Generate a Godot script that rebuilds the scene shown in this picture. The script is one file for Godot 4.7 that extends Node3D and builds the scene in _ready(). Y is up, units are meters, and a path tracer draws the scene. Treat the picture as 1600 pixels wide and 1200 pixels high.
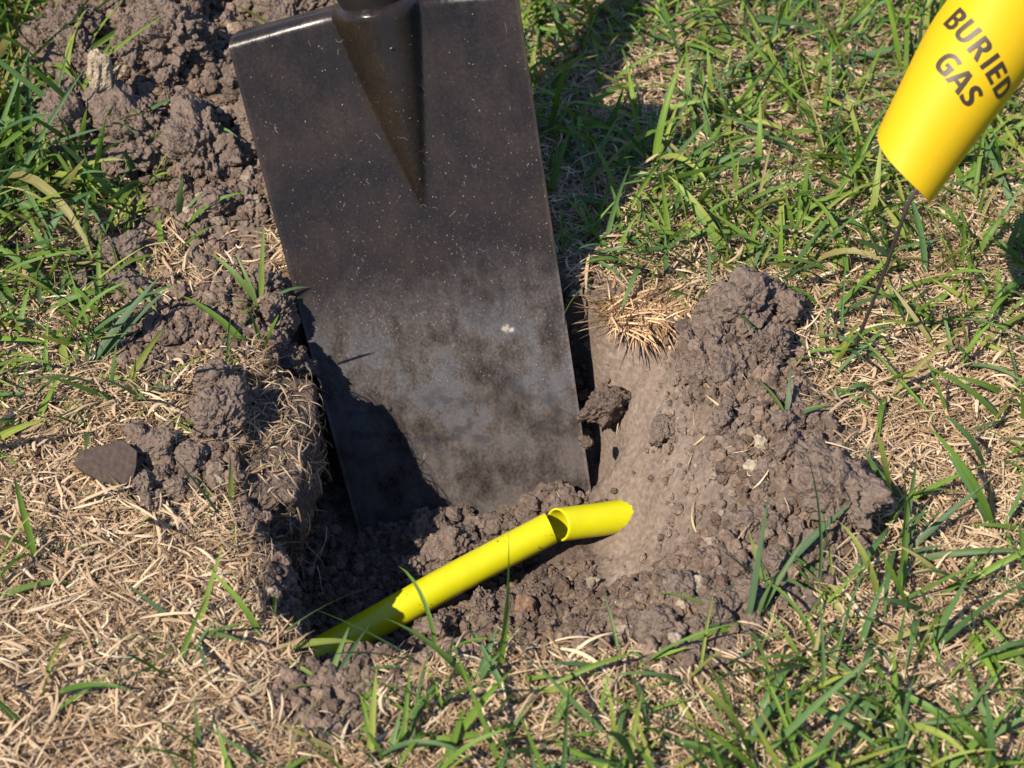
extends Node3D

# ---------------------------------------------------------------- helpers
var rng := RandomNumberGenerator.new()
var X0 := PackedFloat32Array()          # ground grid axes
var Z0 := PackedFloat32Array()
var HG := PackedFloat32Array()          # ground heights
var SG := PackedFloat32Array()          # bare-soil amount
const FX0 := -0.72
const FZ0 := -0.80
const STEP := 0.003
const NX := 481
const NZ := 446
var n_lawn := FastNoiseLite.new()
var n_mid := FastNoiseLite.new()
var n_lump := FastNoiseLite.new()
var n_fine := FastNoiseLite.new()
var n_edge := FastNoiseLite.new()
var n_crack := FastNoiseLite.new()
var M := {}
var blade_meshes: Array[Mesh] = []
var straw_meshes: Array[Mesh] = []
var clod_meshes: Array[Mesh] = []
var big_meshes: Array[Mesh] = []
var crumb_meshes: Array[Mesh] = []

# the spade's axes: across the blade, up the blade, out of its face, and the middle of its cutting edge
const SP_X := Vector3(0.9785, 0.2063, 0.0017)
const SP_Y := Vector3(-0.1837, 0.8748, -0.4483)
const SP_Z := Vector3(-0.0939, 0.4384, 0.8939)
const SP_O := Vector3(-0.0275, -0.1409, -0.0097)

# bare soil on the lawn: x, z, radius x, radius z, strength
const BLOBS := [
	[-0.268, -0.357, 0.118, 0.150, 1.0], [-0.204, -0.449, 0.110, 0.110, 1.0], [-0.208, -0.202, 0.074, 0.080, 1.0], [-0.310, -0.402, 0.070, 0.090, 1.0],
	[0.164, -0.062, 0.040, 0.042, 0.9], [0.134, -0.024, 0.032, 0.042, 1.0], [0.162, 0.0, 0.036, 0.054, 1.0], [0.180, 0.058, 0.036, 0.052, 1.0],
	[0.190, 0.107, 0.038, 0.051, 1.0], [0.166, 0.153, 0.037, 0.050, 1.0], [0.118, 0.173, 0.043, 0.055, 1.0], [0.095, 0.213, 0.026, 0.035, 0.9],
	[-0.101, 0.251, 0.033, 0.036, 0.9], [-0.232, -0.046, 0.038, 0.053, 0.72], [-0.190, -0.069, 0.036, 0.050, 0.7], [-0.192, 0.030, 0.023, 0.032, 0.9],
	[-0.207, 0.080, 0.033, 0.040, 0.75], [-0.239, 0.069, 0.021, 0.029, 0.6], [-0.283, -0.123, 0.028, 0.039, 0.7], [-0.073, 0.238, 0.022, 0.025, 0.5],
	[-0.351, -0.144, 0.019, 0.027, 0.5], [-0.205, -0.135, 0.042, 0.034, 0.55], [0.260, 0.215, 0.019, 0.027, 0.4]]
# rim of the hole, in order, with the width over which each side falls away
const RIM := [
	[-0.160, -0.106, 0.010], [-0.172, 0.090, 0.018], [-0.138, 0.192, 0.022], [-0.115, 0.228, 0.052],
	[0.075, 0.214, 0.100], [0.155, 0.125, 0.080], [0.118, -0.050, 0.060], [0.052, -0.100, 0.016]]
# how thick the green grass grows over the lawn, blades per square metre in thousands; rows from far to near
const GREEN := [
	[8.5, 8.5, 8.1, 5.3, 4.0, 5.5, 7.0, 7.5, 8.2, 7.0, 7.0],
	[8.5, 8.5, 8.2, 5.6, 4.0, 5.5, 7.0, 7.6, 8.0, 7.0, 7.0],
	[8.7, 8.7, 8.0, 5.6, 4.0, 5.6, 7.2, 7.7, 7.4, 6.7, 6.7],
	[8.9, 8.9, 7.9, 5.3, 4.0, 5.7, 7.7, 7.5, 6.5, 6.1, 6.1],
	[7.7, 7.7, 7.0, 4.1, 3.5, 4.6, 6.4, 6.1, 5.0, 5.0, 5.5],
	[5.9, 5.9, 5.4, 2.8, 2.7, 2.8, 4.2, 4.0, 2.2, 2.0, 2.8],
	[3.6, 3.6, 3.2, 1.8, 1.7, 0.5, 0.7, 2.2, 1.5, 1.5, 2.0],
	[0.9, 0.9, 0.7, 0.5, 1.1, 1.0, 1.7, 4.6, 4.0, 3.6, 3.6],
	[0.6, 0.6, 0.6, 0.9, 2.0, 4.0, 5.6, 6.0, 5.4, 5.4, 5.4],
	[1.3, 1.3, 1.3, 1.6, 3.0, 5.0, 7.0, 6.6, 6.0, 6.0, 6.0]]

func lin(r: float, g: float, b: float) -> Color:
	return Color(r, g, b).linear_to_srgb()

func noise(freq: float, octaves: int, s: int, kind := FastNoiseLite.TYPE_SIMPLEX_SMOOTH) -> FastNoiseLite:
	var n := FastNoiseLite.new()
	n.noise_type = kind
	n.frequency = freq
	n.seed = s
	n.fractal_type = FastNoiseLite.FRACTAL_FBM if octaves > 1 else FastNoiseLite.FRACTAL_NONE
	n.fractal_octaves = octaves
	n.cellular_return_type = FastNoiseLite.RETURN_DISTANCE
	n.domain_warp_enabled = false
	return n

func noise_tex(freq: float, octaves: int, s: int, lo: Color, hi: Color, size := 512) -> NoiseTexture2D:
	var t := NoiseTexture2D.new()
	t.width = size
	t.height = size
	t.seamless = true
	t.noise = noise(freq, octaves, s)
	var g := Gradient.new()
	g.set_color(0, lo)
	g.set_color(1, hi)
	t.color_ramp = g
	return t

func sstep(a: float, b: float, x: float) -> float:
	var t := clampf((x - a) / (b - a), 0.0, 1.0)
	return t * t * (3.0 - 2.0 * t)

func rf(a: float, b: float) -> float:
	return rng.randf_range(a, b)

# indexed mesh with smooth normals; faces run clockwise seen from outside
func build_mesh(v: PackedVector3Array, f: PackedInt32Array, uv := PackedVector2Array(), col := PackedColorArray()) -> ArrayMesh:
	var nn := PackedVector3Array()
	nn.resize(v.size())
	for i in range(0, f.size(), 3):
		var a := v[f[i]]
		var c := (v[f[i + 2]] - a).cross(v[f[i + 1]] - a)
		nn[f[i]] += c
		nn[f[i + 1]] += c
		nn[f[i + 2]] += c
	for i in nn.size():
		nn[i] = nn[i].normalized() if nn[i].length_squared() > 1e-24 else Vector3.UP
	var arr := []
	arr.resize(Mesh.ARRAY_MAX)
	arr[Mesh.ARRAY_VERTEX] = v
	arr[Mesh.ARRAY_NORMAL] = nn
	if uv.size(): arr[Mesh.ARRAY_TEX_UV] = uv
	if col.size(): arr[Mesh.ARRAY_COLOR] = col
	arr[Mesh.ARRAY_INDEX] = f
	var m := ArrayMesh.new()
	m.add_surface_from_arrays(Mesh.PRIMITIVE_TRIANGLES, arr)
	return m

func put(called: String, mesh: Mesh, mat: Material, parent: Node = self) -> MeshInstance3D:
	var o := MeshInstance3D.new()
	o.name = called
	o.mesh = mesh
	o.material_override = mat
	parent.add_child(o, true)
	return o

func tag(o: Node, label: String, category: String, group := "", kind := "") -> void:
	if label: o.set_meta("label", label)
	if category: o.set_meta("category", category)
	if group: o.set_meta("group", group)
	if kind: o.set_meta("kind", kind)

func thing(called: String, label: String, category: String, at := Vector3.ZERO, group := "") -> Node3D:
	var o := Node3D.new()
	o.name = called
	add_child(o, true)
	o.position = at
	tag(o, label, category, group)
	return o

func scatter(called: String, mesh: Mesh, mat: Material, where: Array, tint: Array, parent: Node) -> MultiMeshInstance3D:
	var mm := MultiMesh.new()
	mm.transform_format = MultiMesh.TRANSFORM_3D
	mm.use_colors = true
	mm.mesh = mesh
	mm.instance_count = where.size()
	for i in where.size():
		mm.set_instance_transform(i, where[i])
		mm.set_instance_color(i, tint[i])
	var o := MultiMeshInstance3D.new()
	o.name = called
	o.multimesh = mm
	o.material_override = mat
	parent.add_child(o, true)
	o.set_meta("kind", "stuff")
	return o

# ---------------------------------------------------------------- ground shape
func hole_depth_share(x: float, z: float) -> float:
	# 0 at the rim, 1 on the floor, negative outside
	var f := 10.0
	var wob := n_edge.get_noise_2d(x, z) * (0.015 if x < 0.03 else lerpf(0.015, 0.003, sstep(0.03, 0.07, x)))
	for i in RIM.size():
		var a = RIM[i]
		var b = RIM[(i + 1) % RIM.size()]
		var dx: float = b[0] - a[0]
		var dz: float = b[1] - a[1]
		var l := sqrt(dx * dx + dz * dz)
		var d: float = ((x - a[0]) * dz - (z - a[1]) * dx) / l
		f = minf(f, (d + wob) / a[2])
	return f

func heap_height(x: float, z: float) -> float:
	var h := 0.0
	for e in [[-0.268, -0.365, 0.125, 0.165, 0.058], [-0.19, -0.47, 0.13, 0.12, 0.05], [-0.205, -0.215, 0.080, 0.085, 0.026]]:
		var q: float = pow((x - e[0]) / e[2], 2) + pow((z - e[1]) / e[3], 2)
		if q < 1.0: h = maxf(h, e[4] * pow(1.0 - q, 0.65))
	return h

func pile_height(x: float, z: float) -> float:
	var h := 0.0
	for i in range(4, 12):
		var e = BLOBS[i]
		var q: float = pow((x - e[0]) / (e[2] * 1.15), 2) + pow((z - e[1]) / (e[3] * 1.15), 2)
		if q < 1.0: h = maxf(h, 0.009 * (1.0 - q))
	return h

func soil_at(x: float, z: float) -> float:
	var s := 0.0
	var w := n_edge.get_noise_2d(x * 1.7 + 3.0, z * 1.7) * 0.45 + n_edge.get_noise_2d(x * 4.0, z * 4.0 + 9.0) * 0.25
	for e in BLOBS:
		var q := sqrt(pow((x - e[0]) / e[2], 2) + pow((z - e[1]) / e[3], 2))
		s = maxf(s, e[4] * (1.0 - sstep(0.72, 1.12, q + w)))
	return s

func ground_height(x: float, z: float, soil: float) -> float:
	var f := hole_depth_share(x, z)
	var h := n_lawn.get_noise_2d(x, z) * 0.006 + n_mid.get_noise_2d(x, z) * 0.0022
	h += heap_height(x, z) + pile_height(x, z) * (1.0 - sstep(0.2, 0.9, f))
	var rough := soil
	if f > -0.3:
		var deep := 0.110 + 0.034 * sstep(0.05, -0.03, x) * sstep(0.13, 0.035, z) + 0.020 * sstep(-0.055, -0.105, x) * sstep(0.17, 0.11, z)
		var k := sstep(0.0, 1.0, f)
		h -= deep * (0.35 * clampf(f, 0.0, 1.0) + 0.65 * k)
		rough = maxf(soil, sstep(-0.1, 0.15, f))
		# the wall to the right of the blade was smeared smooth by the spade
		var smear := sstep(0.05, 0.07, x) * sstep(0.11, 0.08, z + 0.25 * (x - 0.07)) * sstep(1.15, 0.95, f) * sstep(0.02, 0.3, f)
		rough *= 1.0 - 0.55 * smear
		var crack := n_crack.get_noise_2d(x + 0.3 * n_mid.get_noise_2d(x, z) * 0.05, z)
		h += smear * (n_mid.get_noise_2d(x * 1.4 + 4.0, z * 1.4) * 0.010 - 0.0030 * sstep(-0.82, -0.97, crack))
		# crack between the blade's edge and that wall
		var a := Vector2(0.040, -0.075)
		var b := Vector2(0.062, 0.010)
		var p := Vector2(x, z)
		var t := clampf((p - a).dot(b - a) / (b - a).length_squared(), 0.0, 1.0)
		var d := p.distance_to(a.lerp(b, t))
		h -= 0.055 * sstep(0.019, 0.013, d) * sstep(1.02, 0.9, t + 0.1) * (1.0 - 0.6 * k)
	h += rough * (n_lump.get_noise_2d(x, z) * -0.0040 - 0.002 + n_fine.get_noise_2d(x, z) * 0.0050)
	return h

func axis(first: float, count: int) -> PackedFloat32Array:
	var a := PackedFloat32Array()
	var far := PackedFloat32Array()
	var d := STEP
	var p := 0.0
	while p < 120.0:
		d *= 1.45
		p += d
		far.append(p)
	for i in range(far.size() - 1, -1, -1): a.append(first - far[i])
	for i in count: a.append(first + i * STEP)
	for q in far: a.append(first + (count - 1) * STEP + q)
	return a

func cell(g: PackedFloat32Array, x: float, z: float) -> float:
	var u := clampf((x - FX0) / STEP, 0.0, NX - 1.001)
	var v := clampf((z - FZ0) / STEP, 0.0, NZ - 1.001)
	var i := int(u)
	var j := int(v)
	u -= i
	v -= j
	var k := j * NX + i
	return lerpf(lerpf(g[k], g[k + 1], u), lerpf(g[k + NX], g[k + NX + 1], u), v)

func H(x: float, z: float) -> float:
	return cell(HG, x, z)

func normal_at(x: float, z: float) -> Vector3:
	var e := 0.005
	return Vector3(H(x - e, z) - H(x + e, z), 2.0 * e, H(x, z - e) - H(x, z + e)).normalized()

func make_ground() -> void:
	HG.resize(NX * NZ)
	SG.resize(NX * NZ)
	for j in NZ:
		for i in NX:
			var x := FX0 + i * STEP
			var z := FZ0 + j * STEP
			var s := soil_at(x, z)
			SG[j * NX + i] = maxf(s, sstep(-0.25, 0.1, hole_depth_share(x, z)))
			HG[j * NX + i] = ground_height(x, z, s)
	var ax := axis(FX0, NX)
	var az := axis(FZ0, NZ)
	var w := ax.size()
	var v := PackedVector3Array()
	var nn := PackedVector3Array()
	var col := PackedColorArray()
	var f := PackedInt32Array()
	v.resize(w * az.size())
	nn.resize(v.size())
	col.resize(v.size())
	for j in az.size():
		for i in w:
			var x := ax[i]
			var z := az[j]
			var fine := x >= FX0 - 1e-5 and x <= -FX0 + 1e-5 and z >= FZ0 - 1e-5 and z <= FZ0 + (NZ - 1) * STEP + 1e-5
			var y := H(x, z) if fine else n_lawn.get_noise_2d(clampf(x, -9, 9), clampf(z, -9, 9)) * 0.006
			v[j * w + i] = Vector3(x, y, z)
			nn[j * w + i] = normal_at(x, z) if fine else Vector3.UP
			var s := cell(SG, x, z) if fine else 0.0
			var t := n_mid.get_noise_2d(x * 0.6 + 5.0, z * 0.6) * 0.5 + 0.5
			var thatch := Color(0.27, 0.185, 0.112).lerp(Color(0.16, 0.108, 0.066), t)
			var dirt := (Color(0.235, 0.178, 0.142).lerp(Color(0.175, 0.131, 0.104), t)).lerp(Color(0.300, 0.232, 0.184), 0.8 * sstep(0.05, 0.07, x) * sstep(0.12, 0.08, z + 0.25 * (x - 0.07)) * sstep(0.02, 0.3, hole_depth_share(x, z)) if fine else 0.0)
			dirt = dirt.lerp(Color(0.34, 0.27, 0.22), 0.5 * sstep(0.05, 0.08, x) * sstep(0.0, 0.5, n_mid.get_noise_2d(x * 2.0 + 9.0, z * 2.0)))
			if not fine: thatch = Color(0.10, 0.12, 0.045)
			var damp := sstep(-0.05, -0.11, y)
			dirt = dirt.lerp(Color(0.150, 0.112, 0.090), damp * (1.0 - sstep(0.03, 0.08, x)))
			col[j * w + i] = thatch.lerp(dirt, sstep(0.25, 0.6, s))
	f.resize((w - 1) * (az.size() - 1) * 6)
	var k := 0
	for j in az.size() - 1:
		for i in w - 1:
			var a := j * w + i
			f[k] = a
			f[k + 1] = a + 1
			f[k + 2] = a + w
			f[k + 3] = a + 1
			f[k + 4] = a + w + 1
			f[k + 5] = a + w
			k += 6
	var arr := []
	arr.resize(Mesh.ARRAY_MAX)
	arr[Mesh.ARRAY_VERTEX] = v
	arr[Mesh.ARRAY_NORMAL] = nn
	arr[Mesh.ARRAY_COLOR] = col
	arr[Mesh.ARRAY_INDEX] = f
	var m := ArrayMesh.new()
	m.add_surface_from_arrays(Mesh.PRIMITIVE_TRIANGLES, arr)
	var o := put("ground", m, M.ground)
	tag(o, "brown earth of the lawn with a hole dug into it", "ground", "", "structure")

# ---------------------------------------------------------------- small shapes
func ico(level: int) -> Array:
	var t := (1.0 + sqrt(5.0)) / 2.0
	var v := PackedVector3Array([Vector3(-1, t, 0), Vector3(1, t, 0), Vector3(-1, -t, 0), Vector3(1, -t, 0), Vector3(0, -1, t), Vector3(0, 1, t), Vector3(0, -1, -t), Vector3(0, 1, -t), Vector3(t, 0, -1), Vector3(t, 0, 1), Vector3(-t, 0, -1), Vector3(-t, 0, 1)])
	for i in v.size(): v[i] = v[i].normalized()
	var f := PackedInt32Array([0, 5, 11, 0, 1, 5, 0, 7, 1, 0, 10, 7, 0, 11, 10, 1, 9, 5, 5, 4, 11, 11, 2, 10, 10, 6, 7, 7, 8, 1, 3, 4, 9, 3, 2, 4, 3, 6, 2, 3, 8, 6, 3, 9, 8, 4, 5, 9, 2, 11, 4, 6, 10, 2, 8, 7, 6, 9, 1, 8])
	for l in level:
		var mid := {}
		var g := PackedInt32Array()
		for i in range(0, f.size(), 3):
			var q := [0, 0, 0]
			for e in 3:
				var a := f[i + e]
				var b := f[i + (e + 1) % 3]
				var key := mini(a, b) * 1000000 + maxi(a, b)
				if not mid.has(key):
					mid[key] = v.size()
					v.append(((v[a] + v[b]) * 0.5).normalized())
				q[e] = mid[key]
			g.append_array(PackedInt32Array([f[i], q[0], q[2], f[i + 1], q[1], q[0], f[i + 2], q[2], q[1], q[0], q[1], q[2]]))
		f = g
	return [v, f]

# a lump of broken soil: blunt facets where it came apart, and a rough crumbly grain over them
func clod_mesh(level: int, s: int, facet := 10.0, rough := 0.34, lumps := 0.11) -> ArrayMesh:
	var a := ico(level)
	var v: PackedVector3Array = a[0]
	var dice := RandomNumberGenerator.new()
	dice.seed = s
	var planes := []
	for k in 18:
		planes.append(Vector3(dice.randf_range(-1, 1), dice.randf_range(-1, 1), dice.randf_range(-1, 1)).normalized() / dice.randf_range(0.70, 1.08))
	var n1 := noise(0.9, 2, s)
	var n2 := noise(2.4, 1, s + 1, FastNoiseLite.TYPE_CELLULAR)
	var n3 := noise(2.2, 5, s + 2)
	n3.fractal_gain = 0.62
	for i in v.size():
		var p := v[i]
		var sum := 0.0
		for q in planes:
			var d: float = p.dot(q)
			if d > 0.05: sum += pow(d, facet)
		var r := pow(maxf(sum, 0.05), -1.0 / facet)
		r += 0.22 * n1.get_noise_3dv(p) + rough * n3.get_noise_3dv(p) - lumps * (n2.get_noise_3dv(p + Vector3(n1.get_noise_3dv(p * 2.0), 0, 0)) + 0.5)
		v[i] = p * clampf(r, 0.4, 1.5)
	return build_mesh(v, a[1])

# every face with corners of its own, for crumbs with crisp broken sides
func flat_faces(m: ArrayMesh) -> ArrayMesh:
	var arr := m.surface_get_arrays(0)
	var v: PackedVector3Array = arr[Mesh.ARRAY_VERTEX]
	var f: PackedInt32Array = arr[Mesh.ARRAY_INDEX]
	var w := PackedVector3Array()
	var g := PackedInt32Array()
	for k in f.size():
		w.append(v[f[k]])
		g.append(k)
	return build_mesh(w, g)

func stone_mesh(s: int) -> ArrayMesh:
	var a := ico(4)
	var v: PackedVector3Array = a[0]
	var n1 := noise(0.9, 3, s)
	for i in v.size():
		var p := v[i]
		var m := maxf(absf(p.x), maxf(absf(p.y), absf(p.z)))
		v[i] = p * (lerpf(1.0, 0.8 / m, 0.45) + 0.28 * n1.get_noise_3dv(p * 1.3))
	return build_mesh(v, a[1])

# a leaf of grass of unit length and width, growing up and bending forwards
func leaf_mesh(bend: float, twist: float, side: float, fold := 0.25) -> ArrayMesh:
	var v := PackedVector3Array()
	var uv := PackedVector2Array()
	var f := PackedInt32Array()
	var p := Vector3.ZERO
	var rows := 9
	for i in rows:
		var t := float(i) / (rows - 1)
		var a := bend * pow(t, 1.4)
		var dir := Vector3(side * t, cos(a), sin(a)).normalized()
		if i: p += dir / (rows - 1)
		var across := Vector3(cos(twist * t), 0, 0) + dir.cross(Vector3.RIGHT).normalized() * sin(twist * t)
		var up := across.cross(dir)
		# x is in units of width, y and z in units of length: a blade is about fifteen times as long as wide
		across *= Vector3(1, 0.07, 0.07)
		up *= Vector3(1, 0.07, 0.07)
		var hw := 0.5 * (0.62 + 0.38 * sstep(0.0, 0.3, t)) * pow(1.0 - pow(t, 2.4), 0.8)
		v.append_array([p - across * hw, p + up * hw * fold, p + across * hw])
		uv.append_array([Vector2(0, t), Vector2(0.5, t), Vector2(1, t)])
		if i:
			var k := (i - 1) * 3
			for c in 2:
				f.append_array([k + c, k + c + 3, k + c + 1, k + c + 1, k + c + 3, k + c + 4])
	return build_mesh(v, f, uv)

# a dry stalk lying along y, curled a little
func stalk_mesh(curl: float, lift: float, kink: float) -> ArrayMesh:
	var v := PackedVector3Array()
	var uv := PackedVector2Array()
	var f := PackedInt32Array()
	var rows := 7
	for i in rows:
		var t := float(i) / (rows - 1) - 0.5
		var c := Vector3(curl * (0.25 - t * t) + kink * maxf(t, 0.0), t, lift * (0.25 - t * t) * 2.0)
		var hw := 0.5 * (1.0 - 0.8 * pow(absf(t) * 2.0, 5.0)) * (1.0 - 0.45 * (t + 0.5))
		var roll := 1.5 * t
		var ac := Vector3(cos(roll), 0, sin(roll)) * hw
		# width is scaled apart from length: keep x and z in units of width
		v.append_array([c - ac * 0.05, c + Vector3(-ac.z, 0, ac.x) * 0.02, c + ac * 0.05])
		uv.append_array([Vector2(0, t), Vector2(0.5, t), Vector2(1, t)])
		if i:
			var k := (i - 1) * 3
			for q in 2:
				f.append_array([k + q, k + q + 3, k + q + 1, k + q + 1, k + q + 3, k + q + 4])
	return build_mesh(v, f, uv)

func tube(path: PackedVector3Array, radii: PackedFloat32Array, sides := 8, cap := true) -> ArrayMesh:
	var v := PackedVector3Array()
	var f := PackedInt32Array()
	var ref := Vector3(0.31, 0.2, 0.93)
	for i in path.size():
		var d := (path[mini(i + 1, path.size() - 1)] - path[maxi(i - 1, 0)]).normalized()
		var a := d.cross(ref).normalized()
		var b := d.cross(a)
		for k in sides:
			var q := TAU * k / sides
			v.append(path[i] + (a * cos(q) + b * sin(q)) * radii[i])
	for i in path.size() - 1:
		for k in sides:
			var p := i * sides + k
			var q := i * sides + (k + 1) % sides
			f.append_array([p, p + sides, q, q, p + sides, q + sides])
	if cap:
		for e in [0, path.size() - 1]:
			var c := v.size()
			v.append(path[e])
			for k in sides:
				var p: int = e * sides + k
				var q: int = e * sides + (k + 1) % sides
				f.append_array([c, p, q] if e == 0 else [c, q, p])
	return build_mesh(v, f)

# ---------------------------------------------------------------- materials
func make_materials() -> void:
	var soil_detail := noise_tex(0.03, 5, 11, Color(0.62, 0.60, 0.58), Color(1, 1, 1))
	var soil_bump := noise_tex(0.05, 6, 12, Color.BLACK, Color.WHITE)
	var g := StandardMaterial3D.new()
	g.vertex_color_use_as_albedo = true
	g.albedo_texture = soil_detail
	g.uv1_triplanar = true
	g.uv1_world_triplanar = true
	g.uv1_scale = Vector3(14, 14, 14)
	g.heightmap_enabled = true
	g.heightmap_texture = soil_bump
	g.heightmap_scale = 0.06
	g.roughness = 0.95
	g.metallic_specular = 0.25
	M.ground = g
	var c: StandardMaterial3D = g.duplicate()
	c.vertex_color_use_as_albedo = false
	c.heightmap_scale = 0.18
	c.albedo_color = lin(0.225, 0.170, 0.136)
	M.clod = c
	var c2: StandardMaterial3D = c.duplicate()
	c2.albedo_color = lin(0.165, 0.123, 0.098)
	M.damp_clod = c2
	var cr: StandardMaterial3D = g.duplicate()
	M.crumb = cr
	var pale: StandardMaterial3D = c.duplicate()
	pale.albedo_color = lin(0.48, 0.38, 0.26)
	M.pale_stone = pale
	var red: StandardMaterial3D = c.duplicate()
	red.albedo_color = lin(0.27, 0.165, 0.115)
	red.heightmap_scale = 0.03
	M.red_stone = red
	var smooth: StandardMaterial3D = c.duplicate()
	smooth.albedo_color = lin(0.115, 0.085, 0.068)
	smooth.heightmap_enabled = false
	smooth.roughness = 0.75
	M.flake = smooth
	# grass: fine veins along the blade
	var im := Image.create(32, 64, false, Image.FORMAT_RGB8)
	var nv := noise(0.35, 2, 5)
	for y in 64:
		for x in 32:
			var k := 0.86 + 0.16 * nv.get_noise_2d(x * 2.6, y * 0.12) + 0.07 * nv.get_noise_2d(x, y)
			if x == 15 or x == 16: k += 0.08
			im.set_pixel(x, y, Color(k, k, k * 0.96))
	var veins := ImageTexture.create_from_image(im)
	var gr := StandardMaterial3D.new()
	gr.vertex_color_use_as_albedo = true
	gr.albedo_texture = veins
	gr.roughness = 0.5
	gr.metallic_specular = 0.35
	gr.backlight_enabled = true
	gr.backlight = lin(0.55, 0.62, 0.22)
	M.grass = gr
	var st := StandardMaterial3D.new()
	st.vertex_color_use_as_albedo = true
	st.albedo_texture = veins
	st.roughness = 0.6
	st.metallic_specular = 0.35
	st.backlight_enabled = true
	st.backlight = lin(0.3, 0.26, 0.18)
	M.straw = st
	var root := StandardMaterial3D.new()
	root.albedo_color = lin(0.45, 0.38, 0.29)
	root.roughness = 0.8
	M.root = root
	var ye := StandardMaterial3D.new()
	ye.albedo_texture = noise_tex(0.012, 4, 31, lin(0.46, 0.415, 0.004), lin(0.53, 0.490, 0.006))
	ye.uv1_triplanar = true
	ye.uv1_scale = Vector3(9, 9, 9)
	ye.roughness = 0.36
	ye.roughness_texture = noise_tex(0.02, 4, 32, Color(0.75, 0.75, 0.75), Color(1, 1, 1))
	ye.metallic_specular = 0.45
	ye.subsurf_scatter_enabled = true
	ye.subsurf_scatter_strength = 0.08
	M.pipe = ye
	var fl := StandardMaterial3D.new()
	fl.albedo_color = lin(0.62, 0.40, 0.002)
	fl.roughness = 0.6
	fl.metallic_specular = 0.4
	fl.backlight_enabled = true
	fl.backlight = lin(0.35, 0.21, 0.0)
	M.flag = fl
	var ink := StandardMaterial3D.new()
	ink.albedo_color = lin(0.030, 0.018, 0.006)
	ink.roughness = 0.5
	M.ink = ink
	var wire := StandardMaterial3D.new()
	wire.albedo_color = lin(0.09, 0.07, 0.062)
	wire.metallic = 0.6
	wire.roughness = 0.55
	M.wire = wire
	var wood := StandardMaterial3D.new()
	wood.albedo_texture = noise_tex(0.02, 4, 41, lin(0.24, 0.14, 0.06), lin(0.36, 0.23, 0.11))
	wood.uv1_triplanar = true
	wood.uv1_scale = Vector3(30, 3, 30)
	wood.roughness = 0.6
	M.wood = wood
	make_steel()

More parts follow.
